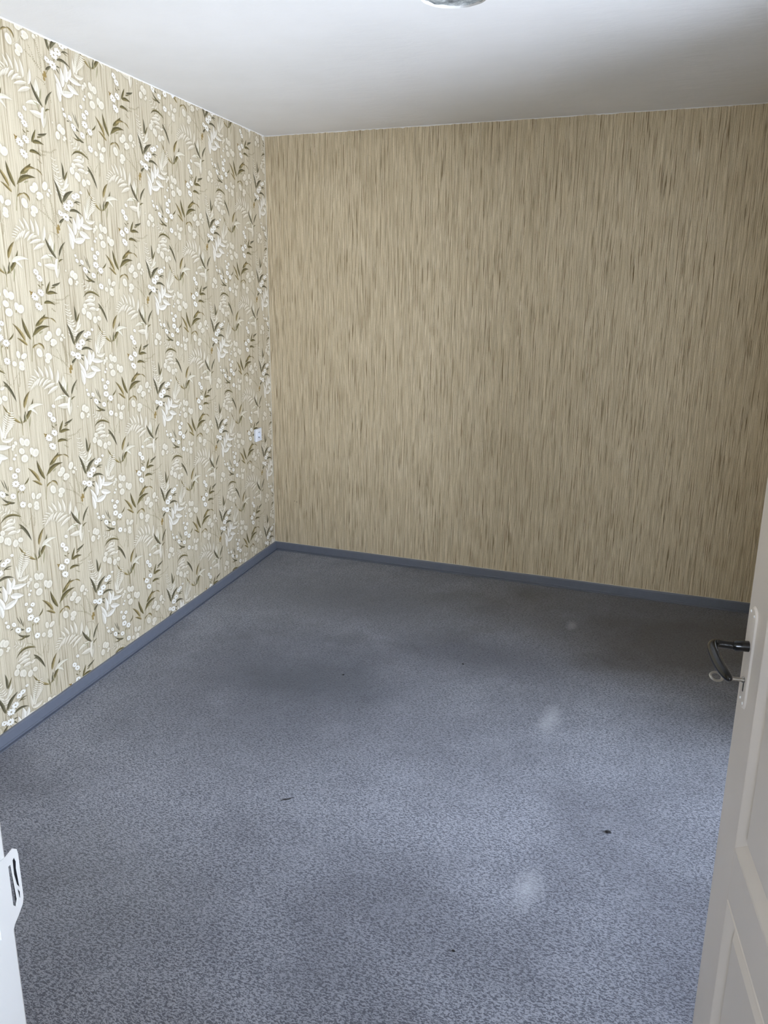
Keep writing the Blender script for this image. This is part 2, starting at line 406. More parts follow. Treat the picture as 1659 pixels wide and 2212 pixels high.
    # --- tall daisy stalk with side leaves
    stem([(770, 1400), (765, 1250), (770, 1120), (740, 1060)], 6, (130, 118, 80))
    leaf((815, 1212), (852, 1062), 28, OLIVE); leaf((870, 1100), (957, 1022), 26, DARK, bend=0.05); leaf((865, 1128), (912, 1090), 16, OLIVE)
    leaf((825, 1208), (932, 1152), 40, OLIVE, bend=-0.1); leaf((795, 1315), (910, 1278), 38, OLIVE, bend=-0.14); leaf((762, 1170), (728, 1150), 16, OLIVE); leaf((768, 1140), (795, 1128), 12, OLIVE)
    for c in [(648, 1255), (665, 1268), (680, 1252), (658, 1290)]:
        leaf((675, 1275), c, 18, [(150, 124, 66), (116, 94, 48)])
    for c, r in [((715, 1038), 32), ((750, 1082), 36), ((762, 1222), 38), ((705, 1290), 42), ((742, 1370), 42)]: daisy(c, r)
    daisy((752, 940), 22)
    # --- little oval pair
    stem([(1012, 880), (1060, 910), (1125, 935)], 4, (205, 196, 172))
    for c, rx, ry, a in [((1078, 880), 22, 38, 15), ((1106, 890), 24, 36, 15), ((1060, 965), 22, 38, 5), ((1128, 940), 14, 16, 0), ((1118, 965), 12, 12, 0), ((1012, 880), 6, 10, 0)]: oval(c, rx, ry, a)
    # --- printed halo: wrap-around blur through the FFT
    fx = np.fft.rfftfreq(nx)[None, :]; fy = np.fft.fftfreq(ny)[:, None]
    solid = al.copy()
    def blur(a, s): return np.fft.irfft2(np.fft.rfft2(a) * np.exp(-2 * math.pi ** 2 * s * s * (fx * fx + fy * fy)), s=a.shape).astype(np.float32)
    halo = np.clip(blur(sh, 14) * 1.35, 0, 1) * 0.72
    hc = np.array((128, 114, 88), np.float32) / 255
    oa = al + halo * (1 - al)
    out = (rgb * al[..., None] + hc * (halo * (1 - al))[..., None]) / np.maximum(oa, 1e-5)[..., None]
    out = np.concatenate([out * oa[..., None], oa[..., None]], -1)
    out = out.reshape(ny // SS, SS, nx // SS, SS, 4).mean((1, 3))
    out[..., :3] /= np.maximum(out[..., 3:], 1e-5)
    out[..., :3] = np.where(out[..., 3:] > 0.002, out[..., :3], hc)
    h, w = out.shape[:2]
    img = bpy.data.images.new('floral_print', w, h, alpha=True)
    img.alpha_mode = 'CHANNEL_PACKED'
    img.pixels.foreach_set(np.clip(out, 0, 1).astype(np.float32).ravel())
    img.update(); img.pack()
    return img

# ------------------------------------------------------------------ materials
def mat_streaks(name, base, dark, light, speck, img=None, amount=1.0, fs=1.0):
    t = NT(name)
    uv = t.coord('UV')
    # shift every thread column by its own amount so the dashes never line up in rows
    sp0 = t.new('ShaderNodeSeparateXYZ'); t.link(uv, sp0.inputs[0])
    w1 = t.new('ShaderNodeTexNoise', noise_dimensions='1D'); w1.inputs['Scale'].default_value = 95 * fs; w1.inputs['Detail'].default_value = 1
    t.link(sp0.outputs[0], w1.inputs['W'])
    cb0 = t.new('ShaderNodeCombineXYZ'); t.link(sp0.outputs[0], cb0.inputs[0]); t.link(t.math('ADD', sp0.outputs[1], t.math('MULTIPLY', w1.outputs[0], 1.6)), cb0.inputs[1])
    uvs_ = cb0.outputs[0]
    def ns(sx, sy, **k):
        m = t.new('ShaderNodeMapping'); m.inputs['Scale'].default_value = (sx * fs, sy * fs, 1); t.link(uvs_, m.inputs[0])
        return t.noise(m.outputs[0], 1.0, **k)
    def n(sx, sy, **k):
        m = t.new('ShaderNodeMapping'); m.inputs['Scale'].default_value = (sx, sy, 1); t.link(uv, m.inputs[0])
        return t.noise(m.outputs[0], 1.0, **k)
    n1 = ns(170, 5.0, detail=1, rough=0.4)
    n6 = ns(260, 8.0, detail=1, rough=0.4)
    n2 = ns(300, 8, detail=2, rough=0.6)
    n3 = n(60, 3.0, detail=2)
    n4 = n(330, 120, detail=2)
    n5 = n(1.3, 0.9, detail=2)
    c = t.mix(t.ramp(n5, [(0.35, 0.0), (0.7, 1.0)]), base, tuple(min(1, x * 1.05) for x in base[:3]) + (1,))
    c = t.mix(t.math('MULTIPLY', t.ramp(n3, [(0.46, 0.0), (0.66, 1.0)]), 0.18 * amount), c, dark)
    c = t.mix(t.math('MULTIPLY', t.ramp(n1, [(0.575, 0.0), (0.64, 1.0)]), 0.88 * amount), c, dark)
    c = t.mix(t.math('MULTIPLY', t.ramp(n6, [(0.56, 0.0), (0.64, 1.0)]), 0.42 * amount), c, dark)
    c = t.mix(t.math('MULTIPLY', t.ramp(n2, [(0.54, 0.0), (0.66, 1.0)]), 0.40 * amount), c, dark)
    c = t.mix(t.math('MULTIPLY', t.ramp(n2, [(0.38, 1.0), (0.47, 0.0)]), 0.75 * amount), c, light)
    c = t.mix(t.math('MULTIPLY', t.ramp(n4, [(0.62, 0.0), (0.70, 1.0)]), 0.35 * amount), c, speck)
    if img:
        m = t.new('ShaderNodeMapping'); m.inputs['Scale'].default_value = (1 / (2 * REPX), 1 / REPZ, 1); t.link(uv, m.inputs[0])
        im = t.new('ShaderNodeTexImage', image=img, interpolation='Cubic', extension='REPEAT'); t.link(m.outputs[0], im.inputs[0])
        grain = t.mix(t.math('MULTIPLY', t.ramp(n2, [(0.45, 0.0), (0.7, 1.0)]), 0.16), im.outputs[0], dark)
        c = t.mix(im.outputs[1], c, grain)
    t.col(c).set(rough=0.62, spec=0.25)
    t.bump(t.math('ADD', n2, t.math('MULTIPLY', n4, 0.5)), 0.18, 0.0006)
    return t.m

IMG = floral_image()
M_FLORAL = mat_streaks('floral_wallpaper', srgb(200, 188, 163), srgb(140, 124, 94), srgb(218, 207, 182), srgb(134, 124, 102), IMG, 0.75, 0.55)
M_STREAK = mat_streaks('grasscloth_wallpaper', srgb(210, 193, 161), srgb(114, 94, 62), srgb(240, 227, 200), srgb(92, 78, 46), None, 1.0, 1.0)

def mat_plaster():
    t = NT('ceiling_whitewash'); v = t.coord('Object')
    a = t.noise(v, 1.6, 4, 0.55); b = t.noise(v, 38, 5, 0.6)
    m = t.new('ShaderNodeMapping'); m.inputs['Rotation'].default_value = (0, 0, 0.5); m.inputs['Scale'].default_value = (5, 14, 1); t.link(v, m.inputs[0])
    s = t.noise(m.outputs[0], 1.0, 4, 0.6, 0.6)
    c = t.mix(t.ramp(a, [(0.3, 0.0), (0.75, 1.0)]), srgb(243, 242, 242), srgb(234, 233, 232))
    t.col(c).set(rough=0.75, spec=0.2)
    t.bump(t.math('ADD', t.math('MULTIPLY', b, 0.35), t.math('ADD', s, t.math('MULTIPLY', a, 2.0))), 0.5, 0.005)
    return t.m
M_CEIL = mat_plaster()

def mat_carpet():
    t = NT('blue_grey_carpet'); v = t.coord('Object')
    def n(sx, sy, **k):
        m = t.new('ShaderNodeMapping'); m.inputs['Scale'].default_value = (sx, sy, 1); t.link(v, m.inputs[0])
        return t.noise(m.outputs[0], 1.0, **k)
    w = n(108, 215, detail=2, rough=0.5, dist=0.8)
    w2 = n(240, 440, detail=2, rough=0.5, dist=0.5)
    f = t.math('ADD', t.math('MULTIPLY', w, 0.66), t.math('MULTIPLY', w2, 0.34))
    k = t.ramp(f, [(0.455, 0.0), (0.545, 1.0)])
    fuzz = n(700, 900, detail=2)
    big = n(1.3, 1.3, detail=4, rough=0.55)
    big2 = n(6, 6, detail=4, rough=0.6)
    dark = srgb(90, 92, 101); light = srgb(160, 162, 171)
    c = t.mix(k, light, dark)
    c = t.mix(t.ramp(fuzz, [(0.3, 0.30), (0.7, 0.0)]), c, srgb(84, 88, 98))
    # traffic wear and soiling
    c = t.mix(t.math('MULTIPLY', t.ramp(big, [(0.42, 0.0), (0.60, 1.0)]), 0.38), c, srgb(62, 62, 70))
    c = t.mix(t.math('MULTIPLY', t.ramp(big2, [(0.5, 0.0), (0.7, 1.0)]), 0.12), c, srgb(170, 172, 182))
    # ragged grey-brown patches: soiling plus shade painted in over far and left parts
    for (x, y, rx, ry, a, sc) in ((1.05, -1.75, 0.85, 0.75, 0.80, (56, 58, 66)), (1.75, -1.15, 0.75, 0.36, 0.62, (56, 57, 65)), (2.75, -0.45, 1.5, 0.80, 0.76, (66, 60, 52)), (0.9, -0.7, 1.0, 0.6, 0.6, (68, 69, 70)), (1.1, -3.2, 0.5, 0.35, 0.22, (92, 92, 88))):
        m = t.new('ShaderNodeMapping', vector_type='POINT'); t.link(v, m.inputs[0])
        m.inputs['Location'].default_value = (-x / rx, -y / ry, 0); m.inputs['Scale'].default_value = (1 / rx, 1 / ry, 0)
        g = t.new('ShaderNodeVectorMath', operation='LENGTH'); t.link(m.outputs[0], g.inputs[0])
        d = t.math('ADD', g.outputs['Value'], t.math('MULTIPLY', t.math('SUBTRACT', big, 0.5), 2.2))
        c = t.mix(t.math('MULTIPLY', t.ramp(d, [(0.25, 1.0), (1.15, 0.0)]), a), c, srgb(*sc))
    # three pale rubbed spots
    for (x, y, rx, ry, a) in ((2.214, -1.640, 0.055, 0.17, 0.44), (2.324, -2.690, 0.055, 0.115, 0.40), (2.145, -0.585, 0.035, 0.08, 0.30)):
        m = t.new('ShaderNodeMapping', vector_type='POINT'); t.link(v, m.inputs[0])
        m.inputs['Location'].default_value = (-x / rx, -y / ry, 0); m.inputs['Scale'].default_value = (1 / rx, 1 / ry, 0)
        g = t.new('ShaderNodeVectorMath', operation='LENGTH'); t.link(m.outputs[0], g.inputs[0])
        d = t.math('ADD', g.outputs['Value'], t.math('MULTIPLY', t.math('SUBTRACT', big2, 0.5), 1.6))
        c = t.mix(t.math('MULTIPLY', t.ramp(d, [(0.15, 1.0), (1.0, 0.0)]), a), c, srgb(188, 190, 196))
    t.col(c).set(rough=0.9, spec=0.1)
    t.b.inputs['Sheen Weight'].default_value = 0.25; t.b.inputs['Sheen Roughness'].default_value = 0.45
    t.bump(t.math('SUBTRACT', t.math('MULTIPLY', fuzz, 0.5), k), 0.5, 0.0015)
    return t.m
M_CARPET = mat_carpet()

def simple(name, c, rough=0.5, metal=0.0, spec=0.5, nscale=8, var=0.06, bump=0.0, coat=0.0):
    t = NT(name); v = t.coord('Object')
    a = t.noise(v, nscale, 4, 0.6)
    k = tuple(max(0, x * (1 - var * 2)) for x in c[:3]) + (1,)
    t.col(t.mix(t.ramp(a, [(0.3, 0.0), (0.75, 1.0)]), c, k)).set(rough, metal, spec, coat)
    if bump: t.bump(t.noise(v, nscale * 12, 3), bump, 0.0008)
    return t.m
M_PAINT = simple('glossy_cream_door_paint', srgb(222, 214, 206), 0.32, nscale=5, var=0.02, bump=0.06)
M_JAMB = simple('white_gloss_paint', srgb(246, 246, 246), 0.35, nscale=6, var=0.01, bump=0.05)
M_SKIRT = simple('blue_grey_vinyl_skirting', srgb(103, 108, 120), 0.34, spec=0.7, nscale=30, var=0.05, bump=0.15)
M_BEAD = simple('cream_filler', srgb(214, 206, 186), 0.8, nscale=60, var=0.08, bump=0.4)
M_WHITEEDGE = simple('whitewash_edge', srgb(236, 234, 230), 0.8, nscale=60, var=0.03, bump=0.3)
M_PLASTIC = simple('white_plastic', srgb(232, 234, 240), 0.35, nscale=20, var=0.01)
M_HOLE = simple('dark_cavity', srgb(26, 25, 32), 0.8, nscale=20, var=0.1)
M_BAKELITE = simple('black_bakelite', srgb(9, 9, 10), 0.17, spec=0.6, nscale=40, var=0.1)
M_STEEL = simple('worn_nickel', srgb(176, 172, 164), 0.28, 1.0, nscale=60, var=0.08)
M_CRUMB = simple('black_crumb', srgb(18, 18, 22), 0.6, nscale=40)
M_TWIG = simple('dark_splinter', srgb(34, 30, 30), 0.6, nscale=40)
M_HALL = simple('hall_wall_paint', srgb(226, 222, 214), 0.7, nscale=3, var=0.03)
M_HALLFLOOR = simple('hall_linoleum', srgb(120, 104, 86), 0.5, nscale=5, var=0.1)
M_SASH = simple('white_window_paint', srgb(238, 238, 236), 0.35, nscale=6, var=0.02)
def mat_concrete():
    t = NT('bare_concrete'); v = t.coord('Object')
    a = t.noise(v, 26, 6, 0.7); b = t.noise(v, 110, 4, 0.7); 
    c = t.ramp(a, [(0.34, srgb(112, 116, 116)), (0.48, srgb(158, 163, 163)), (0.60, srgb(196, 199, 198)), (0.72, srgb(226, 228, 228))])
    c = t.mix(t.ramp(b, [(0.60, 0.0), (0.68, 0.8)]), c, srgb(92, 94, 92))
    t.col(c).set(0.9, spec=0.1); t.bump(t.math('ADD', a, b), 0.8, 0.004)
    return t.m
M_CONC = mat_concrete()
def mat_glass():
    t = NT('window_glass'); t.n.remove(t.b)
    o = [x for x in t.n if x.type == 'OUTPUT_MATERIAL'][0]
    g = t.new('ShaderNodeBsdfGlossy'); g.inputs['Roughness'].default_value = 0.02
    tr = t.new('ShaderNodeBsdfTransparent'); tr.inputs[0].default_value = (0.93, 0.96, 0.95, 1)
    f = t.new('ShaderNodeFresnel'); f.inputs[0].default_value = 1.45
    mx = t.new('ShaderNodeMixShader'); t.link(f.outputs[0], mx.inputs[0]); t.link(tr.outputs[0], mx.inputs[1]); t.link(g.outputs[0], mx.inputs[2])
    t.link(mx.outputs[0], o.inputs[0])
    return t.m
M_GLASS = mat_glass()

# ------------------------------------------------------------------ room shell
H = 2.6715
TD = Vector((0.0927171, -0.99569249, 0)); NL = Vector((0.99569249, 0.0927171, 0))   # along / out of the left wall
FY = -4.196                    # room face of the wall with the doorway
BY = -4.32                     # its hall face
OX0, OX1, OZ = 1.977, 2.957, 2.06     # clear opening of the doorway

# left wall: a thin board whose inner face carries UV in metres (u = distance from the far corner, v = height)
def lw(s, z, o=0.0): return TD * s + NL * o + Vector((0, 0, z))
SL = 4.22
v = [lw(0, 0), lw(SL, 0), lw(SL, H), lw(0, H), lw(-0.15, 0, -0.15), lw(SL, 0, -0.15), lw(SL, H, -0.15), lw(-0.15, H, -0.15)]
uv = [(0, 0), (SL, 0), (SL, H), (0, H), (0, 0), (SL, 0), (SL, H), (0, H)]
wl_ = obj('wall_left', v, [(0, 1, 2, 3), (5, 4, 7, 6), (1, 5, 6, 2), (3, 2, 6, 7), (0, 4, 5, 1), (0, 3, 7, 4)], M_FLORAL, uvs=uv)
tag(wl_, 'left wall papered with white daisies, fern fronds and olive leaves on a cream ground', 'wall', 'structure')
def plainwall(name, a, b, mat, axis, label, holes=()):
    """axis-aligned wall box split round rectangular holes; UV in metres"""
    x0, y0, z0 = a; x1, y1, z1 = b
    lo, hi = (x0, x1) if axis == 'x' else (y0, y1)
    cuts = []
    m = MB()
    def put(p, q, za, zb):
        if q - p < 1e-5 or zb - za < 1e-5: return
        if axis == 'x': m.box((p, y0, za), (q, y1, zb))
        else: m.box((x0, p, za), (x1, q, zb))
    p = lo
    for (h0, h1, hz0, hz1) in holes:
        put(p, h0, z0, z1); put(h0, h1, z0, hz0); put(h0, h1, hz1, z1); p = h1
    put(p, hi, z0, z1)
    uvs = [((q.x if axis == 'x' else q.y), q.z) for q in m.v]
    o = obj(name, m.v, m.f, mat, uvs=uvs)
    tag(o, label, 'wall', 'structure')
    return o
wb_ = plainwall('wall_back', (0.0, 0.0, 0), (RX + 0.3, 0.15, H), M_STREAK, 'x', 'back wall papered in tan grasscloth with fine vertical brown streaks')
plainwall('wall_right', (RX, BY + 0.0, 0), (RX + 0.3, 0.0, H), M_STREAK, 'y', 'right wall in tan streaked paper around the window, out of sight behind the door', [(WY0, WY1, WZ0, WZ1)])
plainwall('wall_front', (0.36, BY, 0), (RX, FY, H), M_STREAK, 'x', 'wall with the doorway, seen edge on at the left of the picture', [(OX0 - 0.035, OX1 + 0.035, 0.0, OZ + 0.035)])
plainwall('wall_hall_left', (0.9, -6.3, 0), (1.0, BY, 2.5), M_HALL, 'y', 'left end wall of the hall behind the viewer')
plainwall('wall_hall_back', (0.9, -6.5, 0), (RX + 0.3, -6.3, 2.5), M_HALL, 'x', 'hall wall with a window facing the doorway, behind the viewer', [(HX0, HX1, HZ0, HZ1)])
plainwall('wall_hall_right', (RX, -6.3, 0), (RX + 0.3, BY, 2.5), M_HALL, 'y', 'right end wall of the hall with a small added window', [(KY0, KY1, KZ0, KZ1)])

# ceiling: one plate with a round hole where the lamp rose was cut out
HC = Vector((1.7799, -1.9223)); HR = 0.111
X0, X1, Y0, Y1 = -0.2, RX + 0.3, BY, 0.15
angs = sorted([2 * math.pi * k / 72 for k in range(72)] + [math.atan2(y - HC.y, x - HC.x) % (2 * math.pi) for x in (X0, X1) for y in (Y0, Y1)])
inner, outer = [], []
for a in angs:
    r = HR * (1 + 0.010 * mnoise.noise(Vector((math.cos(a) * 4, math.sin(a) * 4, 0))) + 0.008 * math.sin(9 * a))
    inner.append((HC.x + r * math.cos(a), HC.y + r * math.sin(a)))
    ca, sa = math.cos(a), math.sin(a)
    k = min([((X1 if ca > 0 else X0) - HC.x) / ca if abs(ca) > 1e-9 else 1e9, ((Y1 if sa > 0 else Y0) - HC.y) / sa if abs(sa) > 1e-9 else 1e9])
    outer.append((HC.x + k * ca, HC.y + k * sa))
n = len(angs); vv = []; ff = []
for p in inner: vv.append((p[0], p[1], H))
for p in outer: vv.append((p[0], p[1], H))
for p in inner: vv.append((p[0], p[1], H + 0.012))
for p in outer: vv.append((p[0], p[1], H + 0.15))
for k in range(n):
    k2 = (k + 1) % n
    ff += [(k, k2, n + k2, n + k), (k, 2 * n + k, 2 * n + k2, k2), (n + k, n + k2, 3 * n + k2, 3 * n + k)]
ff.append(tuple(range(3 * n, 4 * n)))
ceil = obj('ceiling', vv, ff, M_CEIL)
tag(ceil, 'whitewashed plaster ceiling with faint trowel marks', 'ceiling', 'structure')
# bare concrete showing in the hole: a lumpy disc
vv = [(HC.x, HC.y, H + 0.008)]; ff = []; rn = 14
for i in range(1, rn + 1):
    for k in range(48):
        a = 2 * math.pi * k / 48; r = HR * 1.03 * i / rn
        x, y = HC.x + r * math.cos(a), HC.y + r * math.sin(a)
        vv.append((x, y, H + 0.008 + 0.005 * mnoise.noise(Vector((x * 45, y * 45, 1))) + 0.002 * mnoise.noise(Vector((x * 160, y * 160, 5)))))
for k in range(48): ff.append((0, 1 + (k + 1) % 48, 1 + k))
for i in range(rn - 1):
    for k in range(48):
        k2 = (k + 1) % 48; a = 1 + i * 48
        ff.append((a + k, a + k2, a + 48 + k2, a + 48 + k))
o = obj('concrete_patch', vv, ff, M_CONC, ceil, True)
o['label'] = 'rough round patch of bare grey concrete in the white ceiling'
m = MB(); m.box((0.9, -6.5, 2.5), (RX + 0.3, BY, 2.62)); tag(m.build('ceiling_hall', M_HALL), 'plain white ceiling of the hall behind the viewer', 'ceiling', 'structure')

# floor
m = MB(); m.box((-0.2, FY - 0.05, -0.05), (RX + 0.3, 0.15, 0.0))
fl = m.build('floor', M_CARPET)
tag(fl, 'blue-grey flecked carpet covering the floor, worn, with darker shade painted in towards the far corner', 'carpet', 'structure')
m = MB(); m.box((0.9, -6.5, -0.05), (RX + 0.3, FY - 0.05, -0.002)); tag(m.build('floor_hall', M_HALLFLOOR), 'brown linoleum floor of the hall behind the viewer', 'floor', 'structure')

# ------------------------------------------------------------------ wallpaper edges: ragged whitewash along the ceiling, filler in the corner and above the skirting
def ragged(name, place, L, w0, w1, mat, parent, n=220, th=0.0008, seed=0, drips=0.0, lab=None, down=True):
    """thin irregular strip; place(t, d, o) -> point at distance t, depth d below the line, offset o"""
    v, f = [], []
    for i in range(n + 1):
        t = L * i / n
        w = w0 + (w1 - w0) * (0.5 + 0.5 * mnoise.noise(Vector((t * 9, seed, 0)))) + (w1 - w0) * 0.5 * mnoise.noise(Vector((t * 45, seed, 3)))
        dr = mnoise.noise(Vector((t * 16, seed, 9)))
        if drips and dr > 0.42: w += drips * (dr - 0.42) / 0.3
        w = max(0.0006, w)
        v += [place(t, 0, th), place(t, w * 0.7, th), place(t, w, 0.0), place(t, 0, 0.0)]
    for i in range(n):
        a, b = i * 4, i * 4 + 4
        f += [(a, b, b + 1, a + 1), (a + 1, b + 1, b + 2, a + 2), (a + 3, b + 3, b, a)]
    o = obj(name, v, f, mat, parent)
    if lab: o['label'] = lab
    return o
ragged('whitewash_edge', lambda t, d, o: lw(0.004 + t, H - d, o), 4.2, 0.002, 0.008, M_WHITEEDGE, wl_, 500, seed=1, drips=0.018, lab='ragged line of white ceiling paint over the floral paper')
ragged('whitewash_edge', lambda t, d, o: Vector((0.004 + t, -o, H - d)), RX - 0.01, 0.001, 0.007, M_WHITEEDGE, wb_, 420, seed=5, drips=0.006, lab='ragged line of white ceiling paint over the tan paper')
ragged('corner_filler', lambda t, d, o: lw(0.001 + d, 0.055 + t, o), H - 0.06, 0.006, 0.016, M_BEAD, wl_, 200, seed=8, th=0.0012, lab='pale overlapping paper edge down the corner')
ragged('filler_bead', lambda t, d, o: Vector((0.004 + t, -o, 0.054 + d)), RX - 0.01, 0.002, 0.0075, M_BEAD, wb_, 420, seed=11, th=0.001, lab='torn cream paper edge above the skirting')
ragged('filler_bead', lambda t, d, o: lw(0.012 + t, 0.054 + d, o), 4.1, 0.0005, 0.004, M_BEAD, wl_, 300, seed=14, th=0.0008, lab='thin cream paper edge above the skirting')
# two nail holes low on the back wall
for (x, z) in ((0.158, 0.362), (0.176, 0.356)):
    m = MB(); m.tube([(x, 0.001, z), (x + 0.001, -0.0008, z)], [0.003, 0.002], 8); m.build('nail_hole', M_HOLE, wb_)

# ------------------------------------------------------------------ skirting boards (vinyl profile with a lip on the carpet)
prof = [(0.0, 0.0), (0.0255, 0.0), (0.0260, 0.0022), (0.0245, 0.0034), (0.0135, 0.0034), (0.0125, 0.0095), (0.0180, 0.0108), (0.0188, 0.0128), (0.0176, 0.0146), (0.0146, 0.0152), (0.0112, 0.050), (0.0092, 0.0545), (0.005, 0.056), (0.0, 0.056)]
def skirting(name, P, D, N, L, label, m0=1.0, n=60, seed=0):
    """extruded profile from P along D, offset along N; the far end mitred"""
    v, f = [], []
    for i in range(n + 1):
        t = L * i / n
        wob = 0.0008 * mnoise.noise(Vector((t * 2.3, seed, 0)))
        for (a, b) in prof:
            tt = t + (a * m0 if i == 0 else 0)
            v.append(P + D * tt + N * (a + wob * (a > 0)) + Vector((0, 0, b + (wob * 2 if b > 0.01 else 0))))
    q = len(prof)
    for i in range(n):
        for k in range(q):
            k2 = (k + 1) % q
            f.append((i * q + k, i * q + k2, (i + 1) * q + k2, (i + 1) * q + k))
    f.append(tuple(range(q))); f.append(tuple(range(n * q + q - 1, n * q - 1, -1)))
    o = obj(name, v, f, M_SKIRT)
    bm = bmesh.new(); bm.from_mesh(o.data); bmesh.ops.recalc_face_normals(bm, faces=bm.faces); bm.to_mesh(o.data); bm.free()
    tag(o, label, 'skirting board', 'structure')
    return o
skirting('baseboard_left', Vector((0, 0, 0)), TD, NL, 4.1, 'blue-grey vinyl skirting along the floral wall', 1.0, seed=2)
skirting('baseboard_back', Vector((0, 0, 0)), Vector((1, 0, 0)), Vector((0, -1, 0)), RX, 'dark blue-grey vinyl skirting along the tan wall', 1.0, seed=7)
skirting('baseboard_right', Vector((RX, -0.03, 0)), Vector((0, -1, 0)), Vector((-1, 0, 0)), 1.45, 'blue-grey vinyl skirting between the window and the far corner', 0.0, seed=9)

# ------------------------------------------------------------------ windows (out of the photograph, they light the room)
def window(name, wd, z0, z1, loc, rz, mullions, label):
    """local x runs outward through the wall, y across; loc is the middle of the opening on the room face"""
    root = bpy.data.objects.new(name, None); COL.objects.link(root); root.location = (loc[0], loc[1], z0); root.rotation_euler = (0, 0, rz)
    tag(root, label, 'window', 'structure')
    h = z1 - z0; y0, y1 = -wd / 2, wd / 2
    xa, xb = 0.12, 0.185; w = 0.055
    m = MB(); m.box((xa, y0, 0), (xb, y1, w)); m.box((xa, y0, h - w), (xb, y1, h)); m.box((xa, y0, w), (xb, y0 + w, h - w)); m.box((xa, y1 - w, w), (xb, y1, h - w))
    m.build('window_frame', M_SASH, root)
    ys = [y0 + w] + [y0 + (y1 - y0) * k / mullions for k in range(1, mullions)] + [y1 - w]
    for k in range(1, mullions):
        m = MB(); m.box((xa, ys[k] - 0.035, w), (xb, ys[k] + 0.035, h - w)); m.build('mullion', M_SASH, root)
    for k in range(mullions):
        a = ys[k] + (0.035 if k else 0); b = ys[k + 1] - (0.035 if k < mullions - 1 else 0)
        m = MB(); m.box((0.15, a, w), (0.154, b, h - w)); m.build('pane', M_GLASS, root)
    m = MB(); m.box((-0.05, y0 - 0.04, -0.03), (0.12, y1 + 0.04, 0.0)); m.build('window_sill', M_SASH, root)
window('window_1', WY1 - WY0, WZ0, WZ1, (RX, (WY0 + WY1) / 2), 0, 2, 'white two-leaf glazed balcony door in the right wall')
window('window_2', HX1 - HX0, HZ0, HZ1, ((HX0 + HX1) / 2, -6.3), -math.pi / 2, 1, 'white window in the hall wall behind the viewer')
window('window_3_added', KY1 - KY0, KZ0, KZ1, (RX, (KY0 + KY1) / 2), 0, 1, 'small white window added in the right end wall of the hall to brighten the jamb')

# ------------------------------------------------------------------ door frame
m = MB(); m.box((OX0 - 0.035, BY - 0.004, 0), (OX0, FY, OZ))
jamb = m.build('trim_1', M_JAMB, bevel=0.0025)
tag(jamb, 'white painted door jamb at the lower left edge, overexposed', 'door jamb', 'structure')
m = MB(); m.box((OX1, BY - 0.004, 0), (OX1 + 0.035, FY, OZ)); tag(m.build('trim_2', M_JAMB, bevel=0.0025), 'white painted hinge-side door jamb', 'door jamb', 'structure')
m = MB(); m.box((OX0 - 0.035, BY - 0.004, OZ), (OX1 + 0.035, FY, OZ + 0.035)); tag(m.build('trim_3', M_JAMB, bevel=0.0025), 'white painted head of the door frame', 'door frame', 'structure')
m = MB(); m.box((OX0 - 0.10, BY - 0.018, 0), (OX0 - 0.006, BY, OZ + 0.1)); m.box((OX1 + 0.006, BY - 0.018, 0), (OX1 + 0.10, BY, OZ + 0.1)); m.box((OX0 - 0.006, BY - 0.018, OZ + 0.006), (OX1 + 0.006, BY, OZ + 0.1))
tag(m.build('trim_4', M_JAMB, bevel=0.003), 'white architrave round the doorway on the hall side', 'architrave', 'structure')
m = MB(); m.box((OX0, BY - 0.004, -0.002), (OX1, FY - 0.03, 0.008)); tag(m.build('trim_5', M_HALLFLOOR, bevel=0.002), 'low wooden threshold strip in the doorway', 'threshold', 'structure')

# strike plate, painted over, with a box behind its two openings (y = across, z = up)
def plate_with_holes(outline, holes, fx, th, nseg=1):
    """flat plate in the (y,z) plane with holes, made by bridging through triangulation"""
    bm = bmesh.new()
    def loop(pts):
        vs = [bm.verts.new(fx(p, 0)) for p in pts]
        return [bm.edges.new((vs[i], vs[(i + 1) % len(vs)])) for i in range(len(vs))]
    ed = loop(outline)
    for h in holes: ed += loop(h)
    bmesh.ops.triangle_fill(bm, use_beauty=True, use_dissolve=False, edges=ed)
    r = bmesh.ops.extrude_face_region(bm, geom=bm.faces[:])
    off = fx((0, 0), th) - fx((0, 0), 0)
    bmesh.ops.translate(bm, verts=[x for x in r['geom'] if isinstance(x, bmesh.types.BMVert)], vec=off)
    bmesh.ops.recalc_face_normals(bm, faces=bm.faces)
    return bm
def bm_obj(name, bm, mat, parent=None, bevel=0):
    me = bpy.data.meshes.new(name); bm.to_mesh(me); bm.free(); me.materials.append(mat)
    o = bpy.data.objects.new(name, me); COL.objects.link(o)
    if parent: o.parent = parent
    if bevel:
        b = o.modifiers.new('bevel', 'BEVEL'); b.width = bevel; b.segments = 2; b.limit_method = 'ANGLE'
    return o
